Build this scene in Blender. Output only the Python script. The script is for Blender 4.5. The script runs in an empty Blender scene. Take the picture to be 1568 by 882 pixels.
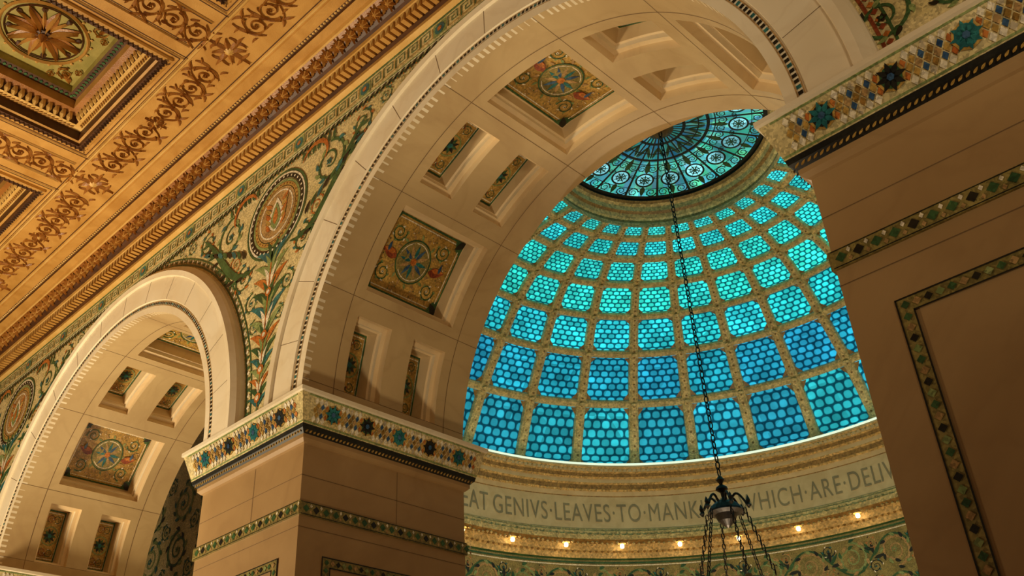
import bpy, math, random
from mathutils import Matrix, Vector
random.seed(7)
sc=bpy.context.scene
sc.view_settings.view_transform='Standard'
pi=math.pi
U=5.0
def W(p): return (p[0]*U,(p[1]-1)*U,p[2]*U+1.6)
# ---------------------------------------------------------------- calibration (camera-to-wall distance = 1 unit)
xL,R,zs,w,D,o,zc=-1.478,.55,.862,.3655,.4254,.041,.769
Ro=.682; PER=2*R+w
XC,YC,DEL,PH=-.9277,1.5837,2*pi/31,.0292
AZ=math.atan2(XC,YC)
FLOOR=-1.6/U
# ---------------------------------------------------------------- materials
def lin(c):
    return tuple(((v/255)/12.92 if v/255<=.04045 else ((v/255+.055)/1.055)**2.4) for v in c)+(1,)
MATS={}
def newmat(n):
    m=bpy.data.materials.new(n);m.use_nodes=True;nt=m.node_tree
    return m,nt,nt.nodes['Principled BSDF']
def stone(n,c1,c2,rough=.45,scale=1.2,vein=None,bump=.0,fine=0,metal=0):
    m,nt,b=newmat(n);N=nt.nodes;L=nt.links
    tc=N.new('ShaderNodeTexCoord');no=N.new('ShaderNodeTexNoise');no.inputs['Scale'].default_value=scale;no.inputs['Detail'].default_value=8;no.inputs['Distortion'].default_value=.8
    L.new(tc.outputs['Object'],no.inputs['Vector'])
    r=N.new('ShaderNodeValToRGB');r.color_ramp.elements[0].position=.35;r.color_ramp.elements[1].position=.68
    r.color_ramp.elements[0].color=lin(c1);r.color_ramp.elements[1].color=lin(c2)
    L.new(no.outputs['Fac'],r.inputs['Fac']);out=r.outputs['Color']
    if vein:
        n2=N.new('ShaderNodeTexNoise');n2.inputs['Scale'].default_value=scale*.8;n2.inputs['Detail'].default_value=5;n2.inputs['Distortion'].default_value=1.5
        L.new(tc.outputs['Object'],n2.inputs['Vector'])
        r2=N.new('ShaderNodeValToRGB');e=r2.color_ramp.elements;e[0].position=.46;e[0].color=(0,0,0,1);e[1].position=.5;e[1].color=(1,1,1,1);x=e.new(.54);x.color=(0,0,0,1)
        L.new(n2.outputs['Fac'],r2.inputs['Fac'])
        mu=N.new('ShaderNodeMath');mu.operation='MULTIPLY';mu.inputs[1].default_value=.12;L.new(r2.outputs['Color'],mu.inputs[0])
        mx=N.new('ShaderNodeMixRGB');mx.inputs['Color2'].default_value=lin(vein);L.new(mu.outputs[0],mx.inputs['Fac']);L.new(out,mx.inputs['Color1']);out=mx.outputs['Color']
    if fine:
        vo=N.new('ShaderNodeTexVoronoi');vo.inputs['Scale'].default_value=fine;L.new(tc.outputs['Object'],vo.inputs['Vector'])
        sp=N.new('ShaderNodeSeparateColor');L.new(vo.outputs['Color'],sp.inputs[0])
        mr=N.new('ShaderNodeMapRange');mr.inputs['To Min'].default_value=.6;mr.inputs['To Max'].default_value=1.25;L.new(sp.outputs[0],mr.inputs['Value'])
        mx=N.new('ShaderNodeVectorMath');mx.operation='SCALE';L.new(out,mx.inputs[0]);L.new(mr.outputs[0],mx.inputs['Scale']);out=mx.outputs[0]
    L.new(out,b.inputs['Base Color']);b.inputs['Roughness'].default_value=rough;b.inputs['Metallic'].default_value=metal
    if bump:
        bn=N.new('ShaderNodeTexNoise');bn.inputs['Scale'].default_value=60;L.new(tc.outputs['Object'],bn.inputs['Vector'])
        bu=N.new('ShaderNodeBump');bu.inputs['Strength'].default_value=bump;bu.inputs['Distance'].default_value=.02;L.new(bn.outputs['Fac'],bu.inputs['Height']);L.new(bu.outputs[0],b.inputs['Normal'])
    MATS[n]=m;return m
def emis(n,c,s):
    m,nt,b=newmat(n);b.inputs['Base Color'].default_value=lin(c);b.inputs['Emission Color'].default_value=lin(c);b.inputs['Emission Strength'].default_value=s;MATS[n]=m
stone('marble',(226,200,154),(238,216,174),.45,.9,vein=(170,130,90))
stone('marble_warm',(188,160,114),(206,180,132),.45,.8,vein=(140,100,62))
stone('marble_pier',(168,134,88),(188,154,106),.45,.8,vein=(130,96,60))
stone('marble_white',(238,222,188),(246,234,206),.4,1.2,vein=(190,160,120))
stone('joint',(116,90,58),(132,104,70),.8)
T=55
stone('mosaic',(208,190,130),(232,214,160),.45,2,fine=T)
stone('mosaic_gold',(170,132,60),(206,168,88),.35,2,fine=T)
stone('mosaic_olive',(128,116,62),(164,146,84),.4,3,fine=T)
stone('m_green',(40,78,46),(72,110,62),.4,4,fine=T)
stone('m_dark',(20,22,18),(40,38,28),.4,4,fine=T)
stone('m_teal',(22,92,98),(50,128,126),.35,4,fine=T)
stone('m_blue',(38,68,106),(70,108,142),.35,4,fine=T)
stone('m_orange',(182,98,38),(208,132,60),.4,4,fine=T)
stone('m_red',(130,56,32),(158,78,46),.4,4,fine=T)
stone('m_white',(234,222,190),(246,236,212),.3,4,fine=T)
stone('m_sage',(122,142,82),(154,166,106),.4,4,fine=T)
stone('m_tan',(168,132,82),(194,158,102),.4,4,fine=T)
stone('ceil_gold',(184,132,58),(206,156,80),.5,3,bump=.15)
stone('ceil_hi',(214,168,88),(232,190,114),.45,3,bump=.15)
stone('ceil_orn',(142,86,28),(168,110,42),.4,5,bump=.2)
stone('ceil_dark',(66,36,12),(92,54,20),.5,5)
stone('ceil_olive',(142,130,60),(168,152,80),.5,5,bump=.15)
stone('dome_gold',(200,168,102),(232,200,134),.4,6,fine=22,bump=.3)
stone('dome_gold_dk',(140,106,52),(170,132,70),.45,6,fine=22)
stone('plaster',(204,178,130),(220,196,148),.5,3)
stone('letter',(134,122,92),(150,138,104),.5,3)
stone('iron',(22,18,14),(38,30,22),.4,8,metal=.5)
stone('bronze',(96,66,30),(140,100,50),.35,8,metal=.6)
stone('floor_marble',(150,120,90),(190,160,124),.3,1.5,vein=(100,76,52))
emis('bulb',(255,222,160),9)
emis('cove_glow',(226,240,214),.85)
emis('lamp_glass',(255,214,150),3)
def glassmat():
    m,nt,b=newmat('art_glass');N=nt.nodes;L=nt.links
    uv=N.new('ShaderNodeUVMap');uv.uv_map='UVMap';s=N.new('ShaderNodeSeparateXYZ');L.new(uv.outputs[0],s.inputs[0])
    def M(op,a,b2=None):
        n=N.new('ShaderNodeMath');n.operation=op
        for i,v in enumerate((a,b2)):
            if v is None:continue
            if isinstance(v,(int,float)):n.inputs[i].default_value=v
            else:L.new(v,n.inputs[i])
        return n.outputs[0]
    v=M('MULTIPLY',s.outputs[1],8.0);row=M('FLOOR',v);od=M('MULTIPLY',M('MODULO',row,2.0),.5)
    u=M('ADD',M('MULTIPLY',s.outputs[0],6.0),od)
    fx=M('ABSOLUTE',M('SUBTRACT',M('FRACT',u),.5))
    # fish-scale: wide round top, tucked-in bottom
    fv=M('FRACT',v)
    fy=M('ABSOLUTE',M('SUBTRACT',fv,.52))
    d=M('ADD',M('POWER',M('MULTIPLY',fx,M('ADD',1.85,M('MULTIPLY',fv,.35))),2.8),M('POWER',M('MULTIPLY',fy,2.0),2.8))
    r=N.new('ShaderNodeValToRGB');e=r.color_ramp.elements;e[0].position=.34;e[0].color=(1,1,1,1);e[1].position=.74;e[1].color=(.06,.13,.17,1);L.new(d,r.inputs['Fac'])
    at=N.new('ShaderNodeAttribute');at.attribute_name='gc'
    cmb=N.new('ShaderNodeCombineXYZ');L.new(M('FLOOR',u),cmb.inputs[0]);L.new(row,cmb.inputs[1])
    tc=N.new('ShaderNodeTexCoord');no=N.new('ShaderNodeTexNoise');no.inputs['Scale'].default_value=1.6;no.inputs['Detail'].default_value=4;L.new(tc.outputs['Object'],no.inputs['Vector'])
    # per-pane cell randomness differs from panel to panel through the coarse object position
    q=N.new('ShaderNodeVectorMath');q.operation='SNAP';q.inputs[1].default_value=(1.1,1.1,1.1);L.new(tc.outputs['Object'],q.inputs[0])
    ad=N.new('ShaderNodeVectorMath');ad.operation='ADD';L.new(cmb.outputs[0],ad.inputs[0]);L.new(q.outputs[0],ad.inputs[1])
    wn=N.new('ShaderNodeTexWhiteNoise');wn.noise_dimensions='3D';L.new(ad.outputs[0],wn.inputs[0])
    k=M('MULTIPLY',M('ADD',M('MULTIPLY',no.outputs['Fac'],1.6),.26),M('ADD',M('MULTIPLY',wn.outputs['Value'],.75),.65))
    m1=N.new('ShaderNodeVectorMath');m1.operation='MULTIPLY';L.new(r.outputs['Color'],m1.inputs[0]);L.new(at.outputs['Color'],m1.inputs[1])
    m2=N.new('ShaderNodeVectorMath');m2.operation='SCALE';L.new(m1.outputs[0],m2.inputs[0]);L.new(k,m2.inputs['Scale'])
    b.inputs['Base Color'].default_value=(.004,.02,.024,1);b.inputs['Roughness'].default_value=.9;b.inputs['Specular IOR Level'].default_value=0
    L.new(m2.outputs[0],b.inputs['Emission Color']);b.inputs['Emission Strength'].default_value=1.0
    MATS['art_glass']=m
glassmat()
# ---------------------------------------------------------------- mesh builder
class MB:
    def __init__(s):s.v=[];s.f=[];s.m=[];s.uv=[];s.col=[];s.mats=[]
    def mi(s,n):
        if n not in s.mats:s.mats.append(n)
        return s.mats.index(n)
    def face(s,pts,mat,uv=None,col=None):
        b=len(s.v);s.v.extend(pts);s.f.append(tuple(range(b,b+len(pts))));s.m.append(s.mi(mat))
        s.uv.append(uv or [(0,0)]*len(pts));s.col.append(col or (1,1,1))
    def grid(s,rows,mat,close=False):
        nr=len(rows);nc=len(rows[0]);b=len(s.v)
        for r in rows:s.v.extend(r)
        mi=s.mi(mat)
        for i in range(nr-1):
            for j in range(nc-1):
                s.f.append((b+i*nc+j,b+i*nc+j+1,b+(i+1)*nc+j+1,b+(i+1)*nc+j));s.m.append(mi);s.uv.append([(0,0)]*4);s.col.append((1,1,1))
    def box(s,a,c,mat):
        x0,y0,z0=a;x1,y1,z1=c
        p=[(x0,y0,z0),(x1,y0,z0),(x1,y1,z0),(x0,y1,z0),(x0,y0,z1),(x1,y0,z1),(x1,y1,z1),(x0,y1,z1)]
        for q in ((0,1,2,3),(4,5,6,7),(0,1,5,4),(1,2,6,5),(2,3,7,6),(3,0,4,7)):s.face([p[i] for i in q],mat)
    def tube(s,path,rad,mat,n=6,closed=False):
        P=[Vector(p) for p in path];N=len(P);rows=[]
        for i,p in enumerate(P):
            t=(P[(i+1)%N]-P[i-1]) if closed else (P[min(i+1,N-1)]-P[max(i-1,0)])
            t.normalize();a=Vector((0,0,1)) if abs(t.z)<.9 else Vector((1,0,0))
            x=t.cross(a).normalized();y=t.cross(x)
            rr=rad[i] if isinstance(rad,(list,tuple)) else rad
            rows.append([tuple(p+x*(rr*math.cos(2*pi*k/n))+y*(rr*math.sin(2*pi*k/n))) for k in range(n+1)])
        if closed:rows.append(rows[0])
        s.grid(rows,mat)
    def lathe(s,c,prof,mat,n=12):
        rows=[[(c[0]+r*math.cos(2*pi*k/n),c[1]+r*math.sin(2*pi*k/n),c[2]+z) for k in range(n+1)] for r,z in prof]
        s.grid(rows,mat)
    # --- ornament on mapped surfaces
    def rib(s,mp,path,wd,mat,h=.0012,ridge=0,closed=False):
        n=len(path);L=[];C=[];Rr=[]
        for i in range(n):
            a=path[(i-1)%n] if closed else path[max(i-1,0)];b=path[(i+1)%n] if closed else path[min(i+1,n-1)]
            dx,dy=b[0]-a[0],b[1]-a[1];l=math.hypot(dx,dy) or 1
            q=(wd[i] if isinstance(wd,(list,tuple)) else wd)/2
            nx,ny=-dy/l*q,dx/l*q
            L.append(mp(path[i][0]+nx,path[i][1]+ny,h));Rr.append(mp(path[i][0]-nx,path[i][1]-ny,h))
            if ridge:C.append(mp(path[i][0],path[i][1],h+ridge))
        rows=[L,C,Rr] if ridge else [L,Rr]
        if closed:rows=[r+[r[0]] for r in rows]
        s.grid(rows,mat)
    def leaf(s,mp,x,y,a,l,wd,mat,h=.0016,ridge=0,curl=0,n=5):
        path=[];ws=[];px,py,an=x,y,a
        for i in range(n+1):
            t=i/n;path.append((px,py));ws.append(max(wd*math.sin(pi*min(1,t**.75*.97+.03)),wd*.03))
            px+=math.cos(an)*l/n;py+=math.sin(an)*l/n;an+=curl/n
        s.rib(mp,path,ws,mat,h,ridge)
    def disc(s,mp,x,y,r,mat,h=.002,n=12,sx=1,ridge=0):
        if ridge:
            c=mp(x,y,h+ridge)
            for k in range(n):
                a,b=2*pi*k/n,2*pi*(k+1)/n
                s.face([c,mp(x+r*sx*math.cos(a),y+r*math.sin(a),h),mp(x+r*sx*math.cos(b),y+r*math.sin(b),h)],mat)
        else:s.face([mp(x+r*sx*math.cos(2*pi*k/n),y+r*math.sin(2*pi*k/n),h) for k in range(n)],mat)
    def ring(s,mp,x,y,r,wd,mat,h=.002,n=24,ridge=0):
        s.rib(mp,[(x+r*math.cos(2*pi*k/n),y+r*math.sin(2*pi*k/n)) for k in range(n)],wd,mat,h,ridge,closed=True)
    def rect(s,mp,x0,y0,x1,y1,mat,h=.0012,nx=1,ny=1):
        s.grid([[mp(x0+(x1-x0)*i/nx,y0+(y1-y0)*j/ny,h) for i in range(nx+1)] for j in range(ny+1)],mat)
    def dia(s,mp,x,y,rx,ry,mat,h=.002):
        s.face([mp(x-rx,y,h),mp(x,y-ry,h),mp(x+rx,y,h),mp(x,y+ry,h)],mat)
    def scroll(s,mp,x,y,r,a0,dr,mats,h=.0015,ridge=0,turns=1.6,leaves=7,flower=True,wd=None):
        n=int(22*turns);path=[];ws=[];wd=wd or r*.17
        for i in range(n+1):
            t=i/n;rr=r*(1-.8*t);a=a0+dr*turns*2*pi*t;path.append((x+rr*math.cos(a),y+rr*math.sin(a)));ws.append(wd*(1-.55*t))
        s.rib(mp,path,ws,mats[0],h,ridge)
        for k in range(leaves):
            i=int(n*.62*k/leaves);px,py=path[i];a=math.atan2(py-y,px-x)
            s.leaf(mp,px,py,a+dr*.9,r*.42,r*.2,mats[(k%2)+1 if len(mats)>2 else -1],h+.0004,ridge,curl=dr*.9)
            if k%2: s.leaf(mp,px,py,a+pi-dr*.7,r*.26,r*.13,mats[0],h+.0004,ridge,curl=-dr*.8)
        if flower:
            for k in range(5):s.leaf(mp,x,y,2*pi*k/5,r*.2,r*.13,mats[-1],h+.0008,ridge)
            s.disc(mp,x,y,r*.07,mats[0],h+.0012,6)
    def build(s,name,parent=None,fn=W,smooth=False):
        me=bpy.data.meshes.new(name);me.from_pydata([fn(p) for p in s.v],[],s.f)
        for n in s.mats:me.materials.append(MATS[n])
        me.polygons.foreach_set('material_index',s.m)
        if 'art_glass' in s.mats:
            me.uv_layers.new(name='UVMap');me.color_attributes.new('gc','FLOAT_COLOR','CORNER')
            uvs=[];cs=[]
            for k,f in enumerate(s.f):
                for j in range(len(f)):
                    uvs.extend(s.uv[k][j]);cs.extend((*s.col[k],1))
            me.uv_layers['UVMap'].data.foreach_set('uv',uvs);me.color_attributes['gc'].data.foreach_set('color',cs)
        if smooth:me.polygons.foreach_set('use_smooth',[True]*len(me.polygons))
        me.update();ob=bpy.data.objects.new(name,me);sc.collection.objects.link(ob)
        if parent:ob.parent=parent
        return ob
def empty(n):
    e=bpy.data.objects.new(n,None);sc.collection.objects.link(e);return e
def D2(p):return W((p[0]*2,p[1]*2,p[2]*2))
# ================================================================ ARCADE WALL
wall=empty('wall_arcade')
YF=1.0;YB=1+D;ZT=1.62
centers=[xL+R-PER*k for k in range(3)]
X0=centers[-1]-R-w*.5;X1=.75
def front(u,v,h):return (u,YF-h,v)
mb=MB()
def zlow(x):
    z=zs
    for c in centers:
        d=abs(x-c)
        if d<Ro-.01:z=max(z,zs+math.sqrt((Ro-.01)**2-d*d))
    return z
n=520;xs=[X0+(X1-X0)*i/n for i in range(n+1)]
for c in centers:
    for k in range(41):xs.append(c-(Ro-.01)*math.cos(pi*k/40))
xs=sorted(set(xs))
for a,b in zip(xs[:-1],xs[1:]):
    mb.face([(a,YF,zlow(a+1e-6)),(b,YF,zlow(b-1e-6)),(b,YF,1.56),(a,YF,1.56)],'mosaic')
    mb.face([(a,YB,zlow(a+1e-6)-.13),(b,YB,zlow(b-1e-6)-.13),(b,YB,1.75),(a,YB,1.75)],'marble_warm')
mb.face([(X0,YF,1.56),(X1,YF,1.56),(X1,YF,1.75),(X0,YF,1.75)],'mosaic')
mb.build('spandrel_wall',wall)
COF=[(12.9,'s'),(38.6,'b'),(64.3,'s'),(90,'b'),(115.7,'s'),(141.4,'b'),(167.1,'s')]
CD=.066
for ai,cx in enumerate(centers):
    mb=MB();orn=MB()
    def P(t,r,y):return (cx-r*math.cos(t),y,zs+r*math.sin(t))
    def sheet(t0,t1,y0,y1,r,mat):
        k=max(1,int((t1-t0)/math.radians(1.6)))
        mb.grid([[P(t0+(t1-t0)*i/k,r,y0),P(t0+(t1-t0)*i/k,r,y1)] for i in range(k+1)],mat)
    yf=YF-.016;prev=0
    YM=1.2127
    for deg,kd in COF:
        tc=math.radians(deg);hd=math.radians(10.6 if kd=='b' else 9.0);t0,t1=tc-hd,tc+hd
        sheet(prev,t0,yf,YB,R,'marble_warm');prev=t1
        boxes=[(YM-.126,YM+.126)] if kd=='b' else [(YM-.126,YM-.032),(YM+.032,YM+.126)]
        ye=yf
        for y0,y1 in boxes:
            sheet(t0,t1,ye,y0,R,'marble_warm');ye=y1
            st=[(0,0,'marble'),(0,.018,'marble'),(.010,.020,'marble_white'),(.010,.030,'marble'),(.014,.032,'marble'),(.014,CD,'marble'),(.018,CD,'marble')]
            for (i0,d0,m0),(i1,d1,m1) in zip(st[:-1],st[1:]):
                k=12
                def loop(i,d):
                    a0,a1=t0+i/R,t1-i/R;yy0,yy1=y0+i,y1-i
                    pts=[P(a0+(a1-a0)*q/k,R+d,yy0) for q in range(k+1)]+[P(a1,R+d,yy1)]+[P(a1-(a1-a0)*q/k,R+d,yy1) for q in range(1,k+1)]+[P(a0,R+d,yy0)]
                    return pts
                mb.grid([loop(i0,d0),loop(i1,d1)],m0)
            sheet(t0+.017/R,t1-.017/R,y0+.017,y1-.017,R+CD,'mosaic_gold')
            yc=(y0+y1)/2;hu=(y1-y0)/2-.018;hv=hd*R-.018
            def mp(u,v,h):return P(tc+v/R,R+CD-h,yc+u)
            for a in (-1,1):
                orn.rect(mp,-hu,a*hv*.97-.002,hu,a*hv*.97+.002,'m_green');orn.rect(mp,a*hu*.97-.002,-hv,a*hu*.97+.002,hv,'m_green')
                orn.rect(mp,-hu*.9,a*hv*.88-.0012,hu*.9,a*hv*.88+.0012,'m_white');orn.rect(mp,a*hu*.92-.0012,-hv*.88,a*hu*.92+.0012,hv*.88,'m_white')
            if kd=='b':
                orn.disc(mp,0,0,.046,'mosaic_olive',.0016,24)
                for k in range(12):
                    a=k*2*pi/12
                    orn.leaf(mp,math.cos(a)*.008,math.sin(a)*.008,a,.030,.008,['m_teal','m_tan','m_blue'][k%3],.003)
                orn.disc(mp,0,0,.008,'m_orange',.004);orn.ring(mp,0,0,.046,.003,'m_green',.002);orn.ring(mp,0,0,.040,.002,'m_white',.002)
                for k in range(16):
                    a=k*pi/8;orn.leaf(mp,.048*math.cos(a),.048*math.sin(a),a+.5,.014,.006,('m_sage','m_tan')[k%2],.0022)
                for su in (-1,1):
                    for sv in (-1,1):
                        orn.scroll(mp,su*.066,sv*.044,.020,random.random()*6,su*sv,['m_green','m_sage','m_white'],.002,leaves=6)
                        orn.scroll(mp,su*.088,sv*.018,.010,random.random()*6,su*sv,['m_tan','m_green','m_white'],.002,leaves=5,flower=False)
                        orn.scroll(mp,su*.030,sv*.062,.010,random.random()*6,su*sv,['m_tan','m_green','m_white'],.002,leaves=5,flower=False)
                        orn.face([mp(su*hu,sv*hv,.003),mp(su*hu,sv*hv*.62,.003),mp(su*hu*.85,sv*hv*.72,.003),mp(su*hu*.74,sv*hv,.003)],'m_green')
                        orn.leaf(mp,su*hu,sv*hv,math.atan2(-sv,-su),.03,.016,'m_dark',.0035)
                    orn.leaf(mp,su*.048,-.006,(.25 if su>0 else pi-.25),.044,.022,'m_red',.0042);orn.leaf(mp,su*.055,.002,(.1 if su>0 else pi-.1),.034,.011,'m_orange',.0046)
                    orn.leaf(mp,su*.075,.0,pi/2,.022,.008,'m_blue',.0048)
            else:
                for k in range(10):
                    a=k*2*pi/10;orn.leaf(mp,0,0,a,.020,.008,['m_green','m_dark'][k%2],.003)
                orn.disc(mp,0,0,.006,'m_teal',.004,8);orn.ring(mp,0,0,.024,.003,'m_sage',.002)
                for sv in (-1,1):
                    orn.scroll(mp,-.010,sv*.043,.012,0,sv,['m_red','m_orange','m_sage'],.002,leaves=5,flower=False)
                    orn.scroll(mp,.010,sv*.043,.012,pi,-sv,['m_green','m_white','m_tan'],.002,leaves=5,flower=False)
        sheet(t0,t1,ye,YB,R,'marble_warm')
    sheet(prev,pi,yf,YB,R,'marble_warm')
    prof=[(R,YF),(R,YF-.016),(R+.034,YF-.016),(R+.035,YF-.019),(R+.100,YF-.019),(R+.102,YF-.025),(R+.116,YF-.027),(R+.128,YF-.018),(Ro,YF-.012),(Ro,YF+.002)]
    nt=120
    for i in range(len(prof)-1):
        (r0,y0),(r1,y1)=prof[i],prof[i+1]
        mb.grid([[P(pi*k/nt,r0,y0) for k in range(nt+1)],[P(pi*k/nt,r1,y1) for k in range(nt+1)]],'marble_white')
    NTt=168
    for k in range(NTt):
        t=pi*(k+.5)/NTt;rm=R+.025
        def mpa(u,v,h):return P(t+u/R,rm+v,YF-.016-h)
        orn.face([mpa(-.0032,-.0035,.0012),mpa(.0032,-.0035,.0012),mpa(.0032,.0035,.0012),mpa(-.0032,.0035,.0012)],'m_dark' if k%4 else 'm_teal')
    orn.rib(lambda u,v,h:P(u,v,YF-.016-h),[(pi*k/120,R+.0305) for k in range(121)],.0018,'m_tan',.0008)
    orn.rib(lambda u,v,h:P(u,v,YF-.016-h),[(pi*k/120,R+.0195) for k in range(121)],.0018,'m_tan',.0008)
    for k in range(1,14):
        t=math.radians(180/14*k)
        orn.face([P(t-.0010,R+.036,YF-.0194),P(t+.0010,R+.036,YF-.0194),P(t+.0010,R+.100,YF-.0194),P(t-.0010,R+.100,YF-.0194)],'joint')
    for d in (4,25.75,51.45,77.15,102.85,128.55,154.25,176):
        t=math.radians(d)
        orn.face([P(t-.001,R-.0005,yf),P(t+.001,R-.0005,yf),P(t+.001,R-.0005,YB),P(t-.001,R-.0005,YB)],'joint')
    for yy in (YM-.152,YM+.152):
        orn.grid([[P(pi*k/90,R-.0005,yy-.0008),P(pi*k/90,R-.0005,yy+.0008)] for k in range(91)],'joint')
    mb.build('arch_stone',wall);orn.build('arch_mosaic_inlay',wall)
# ---- spandrel mosaics
def hw(z):
    return (R+w/2)-math.sqrt(max(0,Ro**2-(z-zs)**2)) if z<zs+Ro else 2
G=['m_green','m_sage','m_teal']
def spandrel(cx,zl=.885,right=False):
    m=MB()
    def mp(u,v,h):return front(cx+u,v,h)
    zm=1.415
    taken=[(0,zm,.128)]
    for sg in (-1,1):
        if right and sg>0:continue
        ac=sg*(R+w/2)
        for rr,wd,mt in ((Ro+.008,.005,'m_red' if right else 'm_green'),(Ro+.026,.004,'m_green')):
            path=[]
            for k in range(61):
                t=math.radians(2+86*k/60);u=ac-sg*rr*math.cos(t);v=zs+rr*math.sin(t)
                if v<1.55 and u*sg>.004:path.append((u,v))
            if len(path)>2:m.rib(mp,path,wd,mt)
        for k in range(70):
            t=math.radians(2+86*k/70);rr=Ro+.017;u=ac-sg*rr*math.cos(t);v=zs+rr*math.sin(t)
            if v<1.545 and u*sg>.006:m.dia(mp,u,v,.0055,.0055,('m_orange','m_red')[k%2] if right else 'm_green' if k%2 else 'm_white')
    for r,wd,mt in ((.120,.006,'m_green'),(.113,.005,'m_white'),(.104,.012,'m_dark'),(.092,.006,'m_sage'),(.082,.012,'mosaic_gold')):m.ring(mp,0,zm,r,wd,mt,.002,40)
    m.disc(mp,0,zm,.078,'m_tan',.002,32)
    for k in range(36):
        a=2*pi*k/36;m.disc(mp,.104*math.cos(a),zm+.104*math.sin(a),.0035,'m_white',.003,6)
        a=2*pi*(k+.5)/36;m.disc(mp,.083*math.cos(a),zm+.083*math.sin(a),.0025,'m_red',.003,6)
    m.ring(mp,0,zm,.066,.004,'m_white',.0026,30)
    m.leaf(mp,0,zm-.05,pi/2,.10,.062,'m_white',.003);m.leaf(mp,.0,zm-.045,pi/2,.08,.040,'m_sage',.004)
    m.leaf(mp,0,zm-.03,pi/2,.05,.02,'m_orange',.0045)
    for s_ in (-1,1):
        for k in range(5):m.leaf(mp,s_*.02,zm-.04+.018*k,pi/2-s_*(.9+.1*k),.035,.012,('m_orange','mosaic_gold')[k%2],.0035,curl=s_*.8)
    if not right:
        m.rib(mp,[(0,zl),(0,zm-.12)],[.004,.014],'m_green',.0024)
        m.rib(mp,[(0,zl+.02),(0,zm-.14)],[.002,.005],'m_orange',.003)
    z=zl+.02;k=0
    while z<zm-.13 and not right:
        l=min(.09,hw(z+.04)*.85)
        for s_ in (-1,1):
            m.leaf(mp,0,z,pi/2-s_*.55,l,l*.24,('m_teal','m_green','m_orange','m_sage')[k%4],.0022,curl=-s_*.9)
            m.leaf(mp,0,z+.01,pi/2-s_*.15,l*.8,l*.16,('m_green','m_white','m_sage')[k%3],.0026,curl=-s_*.6)
        if k%3==1:
            m.disc(mp,0,z,.012,'m_orange',.0034,8);m.disc(mp,0,z,.006,'m_white',.004,8)
        z+=max(.022,l*.42);k+=1
    for s_ in ((-1,1) if not right else ()):
        for (u,v,r,c) in ((.205,1.455,.062,G),(.322,1.495,.038,['m_green','m_orange','m_teal']),(.405,1.522,.022,G),(.118,1.285,.04,['m_green','m_teal','m_orange']),(.07,1.195,.028,G),(.165,1.35,.030,['m_orange','m_tan','m_sage']),(.048,1.12,.02,G)):
            m.scroll(mp,s_*u,v,r,pi/2,-s_,c,leaves=9,wd=r*.15);taken.append((s_*u,v,r*1.25))
        m.rib(mp,[(s_*(.07+.27*t),1.30+.21*t-.10*math.sin(pi*t)*(1-t)) for t in [i/14 for i in range(15)]],[.004+.018*math.sin(pi*(i/14)) for i in range(15)],'m_green',.0026)
        for i in range(11):
            t=i/11;u=.10+.24*t;v=1.30+.21*t-.10*math.sin(pi*t)*(1-t)
            m.leaf(mp,s_*u,v,(-.2 if s_>0 else pi+.2),.034,.012,('m_green','m_dark')[i%2],.0028,curl=s_*.6)
        m.rib(mp,[(s_*(.145+.05*math.cos(a)),1.50+.045*math.sin(a)) for a in [pi*.1*i-.6 for i in range(12)]],[.003+.010*math.sin(pi*i/11) for i in range(12)],'m_orange',.003)
        for i in range(7):m.leaf(mp,s_*(.10+.02*i),1.545,-pi/2-s_*.2,.03,.011,'m_green',.0024,curl=.4)
        for i in range(9):m.leaf(mp,s_*(.125+.022*i),1.345+.012*i,pi/2-s_*(.2+.08*i),.04,.013,('m_dark','m_green','m_teal')[i%3],.003,curl=-s_*.7)
    tries=0
    if right:
        for (u,v,r) in ((-.035,.945,.040),(-.105,1.045,.046),(.055,.935,.036),(-.02,1.06,.034),(.08,1.04,.05),(-.19,1.17,.05)):
            m.scroll(mp,u,v,r,1,-1,['m_green','m_sage','m_dark'],leaves=9);taken.append((u,v,r*1.2))
    while tries<3400:
        tries+=1;u=random.uniform(-.72,.72);v=random.uniform(zl,1.54);r=random.choice((.024,.018,.013,.009))
        if right:
            if u<0 and abs(u)+r>hw(v)-.03:continue
        elif abs(u)+r>hw(v)-.03:continue
        if abs(u)<.02+r and v<zm and not right:continue
        if any((u-a)**2+(v-b)**2<(c+r*1.2)**2 for a,b,c in taken):continue
        taken.append((u,v,r*1.1))
        m.scroll(mp,u,v,r,random.random()*6.3,random.choice((-1,1)),random.choice([G,['m_green','m_tan','m_sage'],['mosaic_gold','m_sage','m_green'],['m_tan','m_white','m_teal'],['m_sage','m_tan','m_orange'],['m_sage','m_white','m_green']]),leaves=5,turns=1.4,wd=r*.17)
    m.build('spandrel_mosaic',wall)
spandrel(xL-w/2);spandrel(xL-w/2-PER);spandrel(xL+2*R+w/2,.875,True)
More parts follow.
